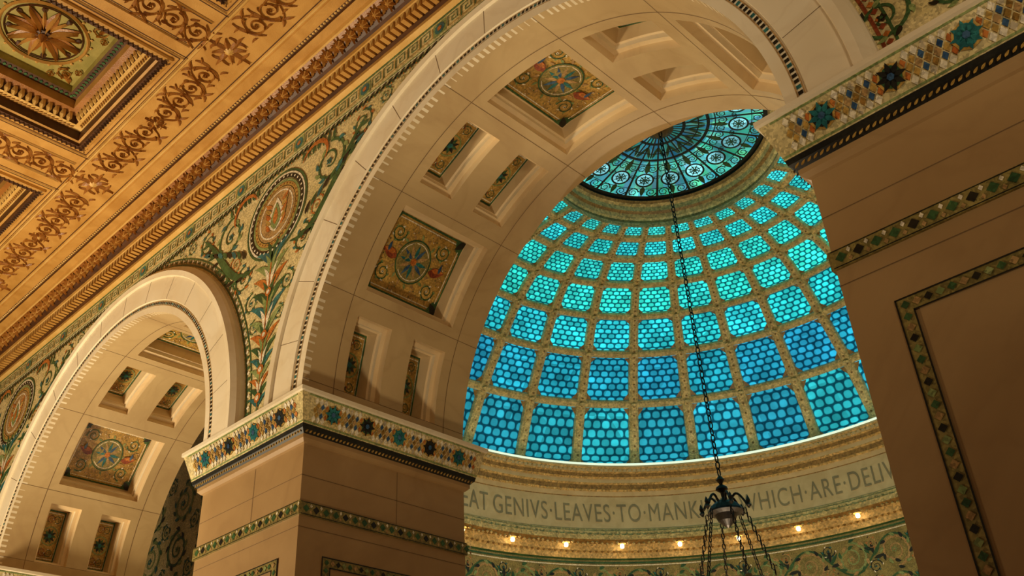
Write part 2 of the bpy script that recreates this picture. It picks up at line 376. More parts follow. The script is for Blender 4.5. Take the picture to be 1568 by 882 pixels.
# ---- frieze
m=MB()
def ln(z,wd,mt,h=.0015):m.face([front(X0,z-wd/2,h),front(X1,z-wd/2,h),front(X1,z+wd/2,h),front(X0,z+wd/2,h)],mt)
ln(1.5925,.062,'m_sage',.001);ln(1.5925,.046,'mosaic',.0016)
ln(1.553,.003,'m_green');ln(1.563,.003,'m_white',.002);ln(1.621,.004,'m_green',.002)
x=X0;k=0
while x<X1:
    m.leaf(front,x,1.546,.75,.026,.009,'m_dark',.002);m.leaf(front,x+.006,1.553,-.55,.022,.007,'m_green',.002)
    m.disc(front,x+.016,1.545,.003,'m_orange',.0022,6)
    x+=.021
x=X0
s_=.0042
while x<X1:
    p=[(0,0),(0,7),(7,7),(7,2),(3,2),(3,4.5),(5,4.5)]
    m.rib(front,[(x+a*s_,1.578+b*s_) for a,b in p],.0038,'m_green',.003)
    p=[(0,0),(9,0),(9,7)]
    m.rib(front,[(x+a*s_,1.578+b*s_) for a,b in p],.0034,'mosaic_gold',.0026)
    x+=.042;k+=1
    if k%5==4:
        m.rect(front,x,1.573,x+.04,1.611,'m_sage',.0028);m.disc(front,x+.02,1.592,.016,'m_teal',.0034,10);m.disc(front,x+.02,1.592,.007,'m_orange',.004,8);x+=.046
m.build('frieze_mosaic',wall)
# ================================================================ PIERS
def pier(name,xa,xb):
    e=empty(name);m=MB();q=MB()
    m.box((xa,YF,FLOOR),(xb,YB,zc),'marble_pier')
    m.box((xa-.004,YF-.004,.622),(xb+.004,YB+.004,.648),'mosaic_olive')
    zq=zc+.026
    def lp(d,z):return [(xa-d,YF-d,z),(xb+d,YF-d,z),(xb+d,YB+d,z),(xa-d,YB+d,z),(xa-d,YF-d,z)]
    st=[(0,zc-.006,'marble_pier'),(.004,zc-.004,'marble_pier'),(.010,zc+.002,'marble_pier'),(.010,zc+.010,'m_dark'),(.018,zc+.018,'m_dark'),(.020,zq,'mosaic'),(o-.004,zs-.010,'marble_white'),(o,zs-.008,'marble_white'),(o,zs,'marble_white'),(-.02,zs,'marble_white')]
    for a,b in zip(st[:-1],st[1:]):m.grid([lp(a[0],a[1]),lp(b[0],b[1])],a[2])
    m.build('stone_shaft',e)
    d0,d1,za,zb=.020,o-.004,zq,zs-.010
    faces=[(xb-xa,lambda u,d,z:(xa+u,YF-d,z)),(D,lambda u,d,z:(xb+d,YF+u,z)),(D,lambda u,d,z:(xa-d,YF+u,z))]
    for L,fn in faces:
        hh=zb-za
        def mp(u,v,h):
            t=v/hh;return fn(u,d0+(d1-d0)*t+h,za+v)
        for v in (.003,hh-.003):q.rect(mp,-.02,v-.0015,L+.02,v+.0015,'m_sage')
        npat=max(2,round(L/.092));sp=L/npat
        for i in range(npat):
            c=(i+.5)*sp
            nd=8
            for j in range(nd+1):
                uu=c-sp/2+sp*j/nd
                for r_ in range(3):
                    vv=hh*(.2+.3*r_)
                    if abs(uu-c)>.014:q.dia(mp,uu,vv,.0050,.0070,('m_white','mosaic_gold','m_white','m_tan')[(j*2+r_)%4],.0014)
                    if abs(uu+sp/nd/2-c)>.014 and r_<2:q.dia(mp,uu+sp/nd/2,vv+hh*.15,.0044,.0062,('mosaic_gold','m_blue','m_orange')[j%3],.0012)
            q.disc(mp,c,hh/2,.0185,'mosaic_gold',.002,8);q.disc(mp,c,hh/2,.0145,('m_dark','m_green','m_teal')[i%3],.0026,10)
            for kk in range(8):q.leaf(mp,c,hh/2,kk*pi/4,.0195,.008,'m_dark' if i%2 else 'm_teal',.003)
            q.disc(mp,c,hh/2,.005,'m_blue',.0036,6)
        u=-.01
        def mr(u,v,h):return fn(u,.015+h,zc+.013+v)
        while u<L+.01:
            q.leaf(mr,u,-.003,.8,.010,.004,'mosaic_gold',.0015);u+=.009
        def ms(u,v,h):return fn(u,.004+h,.635+v)
        u=0;k=0
        while u<L-.01:
            q.dia(ms,u+.012,0,.0075,.0075,('m_green','m_dark','m_green')[k%3],.0008);q.dia(ms,u+.023,.006,.003,.004,'m_white',.0008);q.dia(ms,u+.023,-.006,.003,.004,'m_tan',.0008)
            u+=.023;k+=1
        q.rect(ms,0,.0108,L,.0122,'m_dark',.0006);q.rect(ms,0,-.0122,L,-.0108,'m_dark',.0006)
        def mpn(u,v,h):return fn(u,h,v)
        a,b=.057,L-.057;zt=.552;zb2=FLOOR+.25
        wd=.018
        q.rect(mpn,a,zt-wd,b,zt,'mosaic_olive');q.rect(mpn,a,zb2,a+wd,zt,'mosaic_olive',.0014);q.rect(mpn,b-wd,zb2,b,zt,'mosaic_olive',.0014);q.rect(mpn,a,zb2,b,zb2+wd,'mosaic_olive')
        for (x0_,y0_,x1_,y1_) in ((a,zt,b,zt),(a+wd,zt-wd,b-wd,zt-wd)):q.rect(mpn,x0_-.001,y0_-.001,x1_+.001,y1_+.001,'m_dark',.002)
        for xx in (a,b):q.rect(mpn,xx-.001,zb2,xx+.001,zt,'m_dark',.002)
        for xx in (a+wd,b-wd):q.rect(mpn,xx-.001,zb2,xx+.001,zt-wd,'m_dark',.002)
        u=a+.01;k=0
        while u<b:
            q.dia(mpn,u,zt-wd/2,.0055,.0055,('m_green','m_tan','m_dark','m_sage')[k%4],.0024);u+=.0135;k+=1
        for xx in (a+wd/2,b-wd/2):
            v=zt-.024;k=0
            while v>zb2+.02:
                q.dia(mpn,xx,v,.0055,.0055,('m_green','m_tan','m_dark','m_sage')[k%4],.0024);v-=.0135;k+=1
        for zz in (.70,.60):q.rect(mpn,0,zz-.0006,L,zz+.0006,'joint',.0008)
        q.rect(mpn,L*.55-.0006,.648,L*.55+.0006,zc-.008,'joint',.0008)
    q.build('mosaic_inlay',e)
    return e
pier('stone_pier',xL-w,xL);pier('stone_pier',xL-w-PER,xL-PER);pier('stone_pier',xL+2*R,X1)
# ================================================================ CORNICE + CEILING
cor=MB();ZC=1.72
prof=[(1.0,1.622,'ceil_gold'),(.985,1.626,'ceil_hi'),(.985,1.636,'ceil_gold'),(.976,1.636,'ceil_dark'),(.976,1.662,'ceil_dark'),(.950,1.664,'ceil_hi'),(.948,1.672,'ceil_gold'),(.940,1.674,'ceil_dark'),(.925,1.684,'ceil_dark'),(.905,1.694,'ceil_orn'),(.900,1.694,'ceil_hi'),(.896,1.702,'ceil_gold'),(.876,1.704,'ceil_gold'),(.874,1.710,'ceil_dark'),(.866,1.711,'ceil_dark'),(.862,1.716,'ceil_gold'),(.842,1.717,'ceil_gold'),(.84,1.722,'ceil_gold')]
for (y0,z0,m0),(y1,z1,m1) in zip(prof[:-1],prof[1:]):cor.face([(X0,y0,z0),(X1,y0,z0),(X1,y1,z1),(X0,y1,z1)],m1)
x=X0
while x<X1:
    cor.box((x,.952,1.639),(x+.011,.977,1.661),'ceil_gold')
    cor.face([(x-.001,.9515,1.659),(x+.012,.9515,1.659),(x+.0055,.9505,1.640)],'ceil_hi')
    x+=.018
def ovo(u,v,h):return (u,.945-.045*v-h*.6,1.672+.022*v-h)
x=X0;k=0
def ovm(u,v,h):return ovo(u,.5+v/.05,h)
while x<X1:
    cor.disc(ovm,x,0,.013,'ceil_gold',.001,8,ridge=.010)
    for a in range(6):cor.leaf(ovm,x,0,a*pi/3+.3,.02,.009,'ceil_orn',.003,ridge=.006)
    cor.leaf(ovm,x+.018,.010,-.9,.026,.009,'ceil_gold',.002,ridge=.007);cor.leaf(ovm,x+.018,-.012,.9,.026,.009,'ceil_gold',.002,ridge=.007)
    x+=.044
x=X0
def bd(u,v,h):return (u,.870+v,1.7105-h)
while x<X1:
    cor.disc(bd,x,0,.004,'ceil_hi',.0005,6,ridge=.004);x+=.0105
ceil_e=empty('ceiling')
cor.build('trim_cornice')
c=MB();PX=.68;CW=.41;cx0=-2.10
cofs_x=[cx0+PX*k for k in range(-3,4)];cofs_y=[.25,-.43,-1.11]
XA=cofs_x[0]-.14;XB=cofs_x[-1]+CW+.14;YA=-1.3
def ce(u,v,h):return (u,v,ZC-h)
yprev=.845
for cy in cofs_y:
    c.rect(ce,XA,cy+CW,XB,yprev,'ceil_gold',0)
    xp=XA
    for cx in cofs_x:
        c.rect(ce,xp,cy,cx,cy+CW,'ceil_gold',0);xp=cx+CW
    c.rect(ce,xp,cy,XB,cy+CW,'ceil_gold',0);yprev=cy
c.rect(ce,XA,YA-.2,XB,yprev,'ceil_gold',0)
def sqloop(cx,cy,i,z):
    a,b,c_,d=cx+i,cy+i,cx+CW-i,cy+CW-i
    return [(a,b,z),(c_,b,z),(c_,d,z),(a,d,z),(a,b,z)]
co=MB()
for cy in cofs_y:
    for cx in cofs_x:
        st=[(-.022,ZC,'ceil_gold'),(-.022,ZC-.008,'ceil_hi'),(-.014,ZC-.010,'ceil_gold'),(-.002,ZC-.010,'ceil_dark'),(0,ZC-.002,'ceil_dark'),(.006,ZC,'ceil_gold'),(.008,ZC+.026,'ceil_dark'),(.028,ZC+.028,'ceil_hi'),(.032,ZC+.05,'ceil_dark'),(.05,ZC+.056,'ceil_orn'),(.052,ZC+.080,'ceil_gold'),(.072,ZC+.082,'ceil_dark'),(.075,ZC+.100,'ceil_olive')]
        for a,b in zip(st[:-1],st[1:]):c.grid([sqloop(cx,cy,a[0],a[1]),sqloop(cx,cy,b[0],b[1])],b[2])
        i=.075
        c.face(sqloop(cx,cy,i,ZC+.100)[:4],'ceil_olive')
        mx,my=cx+CW/2,cy+CW/2
        def mp(u,v,h):return (mx+u,my+v,ZC+.098-h)
        co.ring(mp,0,0,.100,.008,'ceil_gold',.001,32,ridge=.006);co.ring(mp,0,0,.088,.004,'ceil_dark',.001,32,ridge=.003)
        for k in range(8):
            a=k*pi/4
            co.leaf(mp,.012*math.cos(a),.012*math.sin(a),a,.078,.026,'ceil_orn',.001,ridge=.004)
            co.leaf(mp,.012*math.cos(a),.012*math.sin(a),a,.072,.012,'ceil_gold',.004,ridge=.012)
            co.leaf(mp,.02*math.cos(a+pi/8),.02*math.sin(a+pi/8),a+pi/8,.060,.010,'ceil_gold',.001,ridge=.008)
            co.leaf(mp,.085*math.cos(a+pi/8),.085*math.sin(a+pi/8),a+pi/8+pi,.018,.014,'ceil_dark',.001,ridge=.004)
        for k in range(24):
            a=k*pi/12;co.disc(mp,.108*math.cos(a),.108*math.sin(a),.004,'ceil_hi',.001,6,ridge=.004)
        co.disc(mp,0,0,.018,'ceil_dark',.01,10,ridge=.004);co.disc(mp,0,0,.011,'ceil_orn',.014,10,ridge=.02)
        for sx in (-1,1):
            for sy in (-1,1):
                co.scroll(mp,sx*.096,sy*.096,.020,0,sx*sy,['ceil_gold','ceil_orn','ceil_gold'],.001,ridge=.005,leaves=6)
                co.scroll(mp,sx*.118,sy*.070,.010,0,sx*sy,['ceil_gold','ceil_orn','ceil_gold'],.001,ridge=.004,leaves=4)
                co.scroll(mp,sx*.070,sy*.118,.010,0,-sx*sy,['ceil_gold','ceil_orn','ceil_gold'],.001,ridge=.004,leaves=4)
                co.leaf(mp,sx*.120,sy*.120,math.atan2(-sy,-sx),.035,.016,'ceil_orn',.001,ridge=.006)
        for sd in range(4):
            def side(u,v,h,sd=sd):
                if sd==0:return (cx+u,cy+v,h)
                if sd==1:return (cx+u,cy+CW-v,h)
                if sd==2:return (cx+v,cy+u,h)
                return (cx+CW-v,cy+u,h)
            def e1(u,v,h):return side(u,.031+v+h*.8,ZC+.040+v*2-h*.6)
            u=.045
            while u<CW-.04:
                co.disc(e1,u,0,.0075,'ceil_hi',.001,6,ridge=.007);u+=.0175
            def e2(u,v,h):return side(u,v,ZC-.011-h*.8)
            u=-.012;k=0
            while u<CW+.012:
                co.rib(e2,[(u,-.015),(u+.006,-.005),(u+.012,-.015)],.003,'ceil_dark',.001,ridge=.002);u+=.012
            def e3(u,v,h):return side(u,.062+v,ZC+.080-h)
            u=.07
            while u<CW-.065:
                co.dia(e3,u,0,.005,.006,'m_green',.001);u+=.013
            def e5(u,v,h):return side(u,.018+v,ZC+.0255-h)
            u=.03
            while u<CW-.03:
                co.leaf(e5,u,-.006,.8,.014,.005,'ceil_gold',.001,ridge=.002);u+=.010
            for q,wd,mt in ((-.034,.0025,'ceil_dark'),(-.040,.004,'ceil_hi'),(-.047,.002,'ceil_dark')):
                def e4(u,v,h,q=q):return side(u,q+v,ZC-h)
                co.rib(e4,[(q,0),(CW-q,0)],wd,mt,.001,ridge=.003 if mt=='ceil_hi' else 0)
def cef(u,v,h):return (u,v,ZC-h)
def fleur(x,y,s):
    for k in range(8):
        a=k*pi/4;co.leaf(cef,x,y,a,s*(1 if k%2==0 else .7),s*.26,'ceil_orn',.001,ridge=.006)
    for k in range(4):
        a=k*pi/2
        for q in (-1,1):co.leaf(cef,x+s*.55*math.cos(a),y+s*.55*math.sin(a),a+q*.9,s*.45,s*.16,'ceil_orn',.001,ridge=.005,curl=q*1.2)
    co.disc(cef,x,y,s*.22,'ceil_hi',.004,8,ridge=.008)
def vine(fn,L,amp,n):
    for s in (-1,1):
        path=[];N=n*14
        for i in range(N+1):
            t=i/N;path.append((s*(.02+(L/2-.02)*t),amp*math.sin(pi*n*t)*.95))
        co.rib(fn,path,.0046,'ceil_orn',.001,ridge=.004)
        for j in range(n):
            t=(j+.5)/n;u=s*(.02+(L/2-.02)*t);sg=1 if j%2==0 else -1;r=amp*.80
            co.scroll(fn,u,-sg*amp*.05,r,pi/2*sg,-s*sg,['ceil_orn','ceil_orn','ceil_orn'],.001,ridge=.005,leaves=5,wd=r*.18,turns=1.5)
            for q in (-.7,.7):co.leaf(fn,u,sg*amp*.95,pi/2*sg+q,amp*.75,amp*.26,'ceil_orn',.001,ridge=.004,curl=q)
            u2=s*(.02+(L/2-.02)*(j+1)/n)
            for q in (1,-1):
                co.leaf(fn,u2,0,pi/2*q+s*.3,amp*1.2,amp*.30,'ceil_orn',.001,ridge=.004,curl=q*s*.7)
                co.leaf(fn,u2,amp*.7*q,(0 if s>0 else pi)+q*.3,amp*.6,amp*.2,'ceil_orn',.001,ridge=.004,curl=q*s*.7)
for yb in (.764,.114+.0,-.566):
    for gx in cofs_x:
        xm=gx-.135
        fleur(xm,yb,.058)
        vine(lambda u,v,h,a=gx+CW/2,b=yb:(a+u,b+v,ZC-h),.52,.036,4)
        fleur(gx+CW/2,yb,.030)
for cy in cofs_y:
    for gx in cofs_x:
        xm=gx-.135
        vine(lambda u,v,h,a=xm,b=cy+CW/2:(a+v,b+u,ZC-h),.50,.036,4)
        fleur(xm,cy+CW/2,.030)
for gx in cofs_x:
    for q in (-.084,-.186):
        for cy in cofs_y:
            co.rib(cef,[(gx+q,cy-.07),(gx+q,cy+CW+.03)],.004,'ceil_hi',.001,ridge=.004)
            co.rib(cef,[(gx+q+(.006 if q<-.1 else -.006),cy-.07),(gx+q+(.006 if q<-.1 else -.006),cy+CW+.03)],.002,'ceil_dark',.001)
for yy in (.836,.710):
    co.rib(cef,[(XA,yy),(XB,yy)],.006,'ceil_hi',.001,ridge=.005)
    co.rib(cef,[(XA,yy-.008),(XB,yy-.008)],.003,'ceil_dark',.001)
c.build('ceiling_panels',ceil_e);co.build('ceiling_ornament',ceil_e)
# ================================================================ DOME
dome=empty('stained_glass_dome')
bpts=[(.862,1.035),(.765,1.190),(.668,1.301),(.589,1.380),(.504,1.434),(.418,1.463),(.336,1.474),(.278,1.480)]
def pr(t):
    i=min(int(t),6);f=t-i
    p=[bpts[max(0,i-1)],bpts[i],bpts[i+1],bpts[min(7,i+2)]]
    return tuple(.5*((2*p[1][k])+(-p[0][k]+p[2][k])*f+(2*p[0][k]-5*p[1][k]+4*p[2][k]-p[3][k])*f*f+(-p[0][k]+3*p[1][k]-3*p[2][k]+p[3][k])*f**3) for k in (0,1))
def nrm(t):
    a=pr(max(0,t-.05));b=pr(min(6.999,t+.05));dr,dz=b[0]-a[0],b[1]-a[1];l=math.hypot(dr,dz);return (-dz/l,dr/l)
def DP(r,a,z):return (XC+r*math.sin(AZ+a),YC+r*math.cos(AZ+a),z)
def dsurf(t,a,h=0,du=0):
    r,z=pr(t);nr,nz=nrm(t);r2=r+nr*h;z2=z-abs(nz)*h
    return DP(r2,a+du/max(r,.05),z2)
g=MB()
cols=[(.020,.34,.42),(.018,.34,.50),(.025,.58,.62),(.035,.74,.64),(.035,.70,.62),(.03,.60,.60),(.04,.60,.56)]
for i in range(31):
    ac=PH+i*DEL
    side=math.cos(ac-.9)  # right-hand panels brighter: sunlight painted into the glass colour
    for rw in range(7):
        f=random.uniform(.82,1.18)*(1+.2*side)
        cc=cols[rw];jit=random.uniform(-.04,.05)
        col=(cc[0]*f,max(0,cc[1]+jit)*f,cc[2]*f)
        sub=4
        for a_ in range(sub):
            for b_ in range(2):
                t0=rw+a_/sub;t1=rw+(a_+1)/sub;u0=-.5+b_*.5;u1=u0+.5
                g.face([dsurf(min(t,6.999),ac+u*DEL) for t,u in ((t0,u0),(t0,u1),(t1,u1),(t1,u0))],'art_glass',
                    [(u+.5,v) for u,v in ((u0,a_/sub),(u1,a_/sub),(u1,(a_+1)/sub),(u0,(a_+1)/sub))],col)
g.build('glass_panels',dome,D2)
rb=MB()
TT=[k/4 for k in range(28)]+[6.999]
for i in range(31):
    a=PH+(i+.5)*DEL
    rows=[]
    for t in TT:
        r,_=pr(t);wd=r*DEL*.5*(.175+.016*t);h=.014
        rows.append([dsurf(t,a,0,-wd),dsurf(t,a,h*.7,-wd*.85),dsurf(t,a,h,-wd*.4),dsurf(t,a,h,wd*.4),dsurf(t,a,h*.7,wd*.85),dsurf(t,a,0,wd)])
    rb.grid(rows,'dome_gold')
    t=.12
    while t<6.95:
        p=dsurf(t,a,.0145);r,_=pr(t);q=.0038*(.4+.6*r/.8)
        rb.lathe(p,[(0,q),(q,0),(0,-q)],'dome_gold_dk',6);t+=.14
    for k in range(8):
        t=min(max(k,.03),6.97);p=dsurf(t,a,.018);r,_=pr(t);q=.010*(.35+.65*r/.8)
        rb.lathe(p,[(0,q*.6),(q,0),(0,-q*.6)],'dome_gold',8)
NA=124
for k in range(8):
    h=.013
    dt=.060+.014*k
    ts=[max(0,k-dt),max(0,k-dt*.8),k-dt*.3 if k else 0,min(6.999,k+dt*.3),min(6.999,k+dt*.8),min(6.999,k+dt)]
    hs=[0,h*.7,h,h,h*.7,0]
    rb.grid([[dsurf(t,2*pi*j/NA,hh) for j in range(NA+1)] for t,hh in zip(ts,hs)],'dome_gold')
for i in range(31):
    for rw in range(7):
        ac=PH+i*DEL
        for su in (-1,1):
            for sv in (0,1):
                dd=.060+.014*(rw+sv)
                t0=rw+(dd if sv==0 else 1-dd);dv=.13 if sv==0 else -.13
                ue=(.42-.008*rw)*su
                rb.face([dsurf(t0,ac+ue*DEL,.004),dsurf(t0,ac+(ue-.11*su)*DEL,.004),dsurf(t0+dv,ac+ue*DEL,.004)],'dome_gold_dk')
rb.build('gilded_ribs',dome,D2)
# oculus
oc=MB()
def op(u,v,h):return DP(v,u,1.546+.022*(1-(v/.258)**2)-h)
for (r0,z0,r1,z1,mt) in ((.285,1.478,.281,1.490,'dome_gold_dk'),(.281,1.490,.276,1.494,'dome_gold'),(.276,1.494,.274,1.506,'dome_gold'),(.274,1.506,.266,1.510,'dome_gold_dk'),(.266,1.510,.266,1.524,'dome_gold'),(.266,1.524,.260,1.530,'dome_gold'),(.260,1.530,.255,1.536,'dome_gold_dk'),(.255,1.536,.255,1.548,'iron')):
    oc.grid([[DP(r0,2*pi*j/96,z0) for j in range(97)],[DP(r1,2*pi*j/96,z1) for j in range(97)]],mt)
nA=90;rs=[.258*k/8 for k in range(9)]
GUV=[(.0834,.065)]*40
for j in range(nA):
    for k in range(8):
        q=(rs[k]+rs[k+1])/2/.258
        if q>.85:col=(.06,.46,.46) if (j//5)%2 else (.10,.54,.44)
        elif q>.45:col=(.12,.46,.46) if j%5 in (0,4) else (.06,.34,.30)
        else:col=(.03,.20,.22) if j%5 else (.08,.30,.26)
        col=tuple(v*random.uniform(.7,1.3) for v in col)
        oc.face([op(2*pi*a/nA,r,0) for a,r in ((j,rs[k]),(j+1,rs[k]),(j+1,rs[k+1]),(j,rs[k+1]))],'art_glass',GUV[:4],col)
def ocm(u,v,h):
    r=math.hypot(u,v);return op(math.atan2(u,v),r,h)
NM=18
for k in range(NM):
    a=2*pi*k/NM+PH
    def lo(u,v,h,a=a):
        x_=u*math.cos(a)+v*math.sin(a);y_=-u*math.sin(a)+v*math.cos(a);return ocm(x_,y_,h+.002)
    oc.face([lo(.021*math.cos(q*pi/8),.190+.021*math.sin(q*pi/8),-.0008) for q in range(16)],'art_glass',GUV[:16],(.22,.62,.68))
    oc.ring(lo,0,.190,.0225,.0050,'m_dark',.001,20);oc.ring(lo,0,.190,.012,.0022,'m_green',.001,14)
    for q in range(8):oc.leaf(lo,0,.190,q*pi/4,.020,.004,'m_green' if q%2 else 'm_teal',.001)
    oc.leaf(lo,0,.213,pi/2,.034,.014,'m_green',.0012)
    for s2 in (-1,1):
        oc.scroll(lo,s2*.024,.232,.014,0,s2,['m_dark','m_green','m_green'],.001,leaves=5,flower=False,wd=.0035)
        oc.scroll(lo,s2*.014,.150,.012,0,s2,['m_dark','m_green','m_green'],.001,leaves=5,flower=False,wd=.003)
        oc.scroll(lo,s2*.028,.178,.006,0,s2,['m_dark','m_green','m_green'],.001,leaves=3,flower=False,wd=.0025)
        oc.leaf(lo,s2*.004,.112,-pi/2+s2*.2,.05,.008,'m_green',.0012)
    oc.leaf(lo,0,.167,-pi/2,.05,.014,'m_green',.0012)
    b=a+pi/NM
    oc.rib(ocm,[(math.sin(b)*r,math.cos(b)*r) for r in (.01,.08,.16,.256)],[.003,.004,.005,.007],'m_dark',.004)
    oc.rib(ocm,[(math.sin(a)*r,math.cos(a)*r) for r in (.01,.06,.11)],[.003,.004,.004],'m_dark',.004)
for r,wd in ((.252,.013),(.118,.008),(.135,.003),(.095,.003),(.06,.008),(.220,.002)):
    oc.ring(ocm,0,0,r,wd,'m_dark',.0035,72)
oc.lathe(DP(0,0,1.558),[(0,.012),(.03,.01),(.034,0),(.02,-.008),(0,-.01)],'bronze',20)
oc.build('oculus',dome,D2)
# ================================================================ DRUM (lower drum is open on the arcade side)
drum=empty('wall_drum')
d=MB();NA=186
A0,A1=-1.75,1.75
def ringstrip(r0,z0,r1,z1,mt,a0=0,a1=2*pi,n=NA):
    d.grid([[DP(r0,a0+(a1-a0)*j/n,z0) for j in range(n+1)],[DP(r1,a0+(a1-a0)*j/n,z1) for j in range(n+1)]],mt)
pf=[(.90,1.02,'plaster'),(.80,1.004,'plaster'),(.752,1.003,'cove_glow'),(.7475,1.000,'cove_glow'),(.7475,.995,'plaster'),(.7475,.990,'plaster'),(.752,.986,'dome_gold'),(.752,.978,'plaster'),(.758,.975,'dome_gold'),(.760,.966,'dome_gold_dk'),(.768,.963,'dome_gold'),(.768,.952,'plaster'),(.774,.948,'dome_gold'),(.776,.936,'dome_gold_dk'),(.782,.932,'dome_gold'),(.785,.920,'plaster'),(.787,.918,'dome_gold_dk'),(.787,.828,'plaster'),(.781,.826,'dome_gold'),(.779,.820,'dome_gold'),(.770,.817,'dome_gold_dk'),(.768,.806,'dome_gold'),(.758,.803,'dome_gold'),(.756,.790,'dome_gold'),(.760,.787,'dome_gold_dk'),(.785,.787,'dome_gold_dk'),(.787,.770,'dome_gold'),(.796,.766,'dome_gold'),(.798,.752,'dome_gold'),(.804,.749,'m_green')]
for a,b in zip(pf[:-1],pf[1:]):
    if b[1]>.95:ringstrip(a[0],a[1],b[0],b[1],b[2])
    else:ringstrip(a[0],a[1],b[0],b[1],b[2],A0,A1,110)
ringstrip(.7474,1.0,.7474,.9945,'cove_glow')
ringstrip(.804,.749,.804,.52,'mosaic_olive',A0,A1,100);ringstrip(.800,.52,.800,.50,'dome_gold',A0,A1,100);ringstrip(.806,.50,.806,FLOOR/2,'marble_warm',A0,A1,100)
for r,z,n_,q,mt in ((.750,.982,360,.0035,'dome_gold'),(.764,.9645,300,.004,'dome_gold'),(.778,.934,240,.005,'dome_gold'),(.763,.804,248,.006,'dome_gold'),(.790,.768,300,.0045,'dome_gold_dk')):
    for k in range(n_):
        a=2*pi*k/n_
        if a>pi:a-=2*pi
        if z<.95 and not A0<a<A1:continue
        d.lathe(DP(r,a,z),[(0,q),(q,0),(0,-q)],mt,5)
d.build('drum_mouldings',drum,D2)
dm=MB()
def dmap(u,v,h):return DP(.804-h,u/.804,v)
for z_,wd,mt in ((.742,.005,'m_green'),(.735,.003,'m_white'),(.535,.005,'m_green')):
    dm.rib(dmap,[(.804*(A0+(A1-A0)*k/140),z_) for k in range(141)],wd,mt)
per=.110;nn=int(.804*(A1-A0)/per)
for row,(zc_,rr) in enumerate(((.684,.041),(.588,.041))):
    dm.rib(dmap,[(.804*(A0+(A1-A0)*k/600),zc_+.040*math.sin(2*pi*((.804*(A1-A0)*k/600)/(2*per)))) for k in range(601)],.005,'m_green',.0006)
    for k in range(nn):
        u=.804*A0+per*(k+.5)
        sg=1 if k%2==0 else -1
        cset=(['m_tan','m_dark','m_sage'],['m_sage','m_green','m_tan'])[k%2]
        dm.scroll(dmap,u,zc_,rr,-pi/2*sg,sg,cset,.001,leaves=11,turns=1.8,wd=.006)
        dm.scroll(dmap,u+per/2,zc_+sg*.030,.017,0,-sg,['m_dark','m_white','m_teal'],.001,leaves=6)
        dm.scroll(dmap,u+per/2,zc_-sg*.028,.015,2,sg,['m_tan','m_dark','m_orange'],.001,leaves=6)
        for q in range(5):dm.leaf(dmap,u-per/2,zc_-.01+.006*q,pi/2+(q-2)*.7,.034,.009,('m_dark','m_green')[q%2],.0008)
dm.build('drum_mosaic',drum,D2)
def textmesh(s):
    cu=bpy.data.curves.new('t','FONT');cu.body=s;cu.size=1;cu.space_character=1.12
    ob=bpy.data.objects.new('t',cu);sc.collection.objects.link(ob)
    dg=bpy.context.evaluated_depsgraph_get();me=ob.evaluated_get(dg).to_mesh()
    vs=[tuple(v.co) for v in me.vertices];fs=[tuple(p.vertices) for p in me.polygons]
    ob.evaluated_get(dg).to_mesh_clear();bpy.data.objects.remove(ob);return vs,fs
tm=MB()
mainv,mainf=textmesh('GENIVS·LEAVES·TO·MANKIND·WHICH·ARE·DEL')
mx0=min(v[0] for v in mainv);mx1=max(v[0] for v in mainv)
aS,aE=PH-4.27*DEL,PH+2.47*DEL;sx=(aE-aS)/(mx1-mx0);capz=.050/.70
def addt(vs,fs,a0,xr):
    b=len(tm.v);mi=tm.mi('letter')
    for v in vs:tm.v.append(DP(.7855,a0+(v[0]-xr)*sx,.848+v[1]*capz))
    for f in fs:tm.f.append(tuple(b+i for i in f));tm.m.append(mi);tm.uv.append([(0,0)]*len(f));tm.col.append((1,1,1))
addt(mainv,mainf,aS,mx0)
v2,f2=textmesh('THAT·A·GREAT');e2=max(v[0] for v in v2);addt(v2,f2,aS-.35*sx,e2)
v3,f3=textmesh('IVERED·DOWN');addt(v3,f3,aE+.06*sx,min(v[0] for v in v3))
tm.build('inscription',drum,D2)
bl=MB()
for k in range(31):
    a=PH+k*DEL
    if a>pi:a-=2*pi
    if not A0<a<A1:continue
    c_=DP(.768,a,.776)
    bl.lathe(c_,[(0,.0065),(.0045,.0048),(.0060,0),(.0045,-.0048),(0,-.0065)],'bulb',12)
    bl.lathe(c_,[(.011,.006),(.007,.009),(.006,.014),(.012,.018)],'dome_gold',10)
    for s_ in (-1,1):
        for j in range(5):
            aa=a+s_*DEL*(.1+.09*j);zz=.784-.006*math.sin(pi*(j+.5)/5)
            bl.lathe(DP(.758,aa,zz),[(0,.005),(.005,0),(0,-.005)],'dome_gold',5)
bl.build('cornice_bulbs',drum,D2)
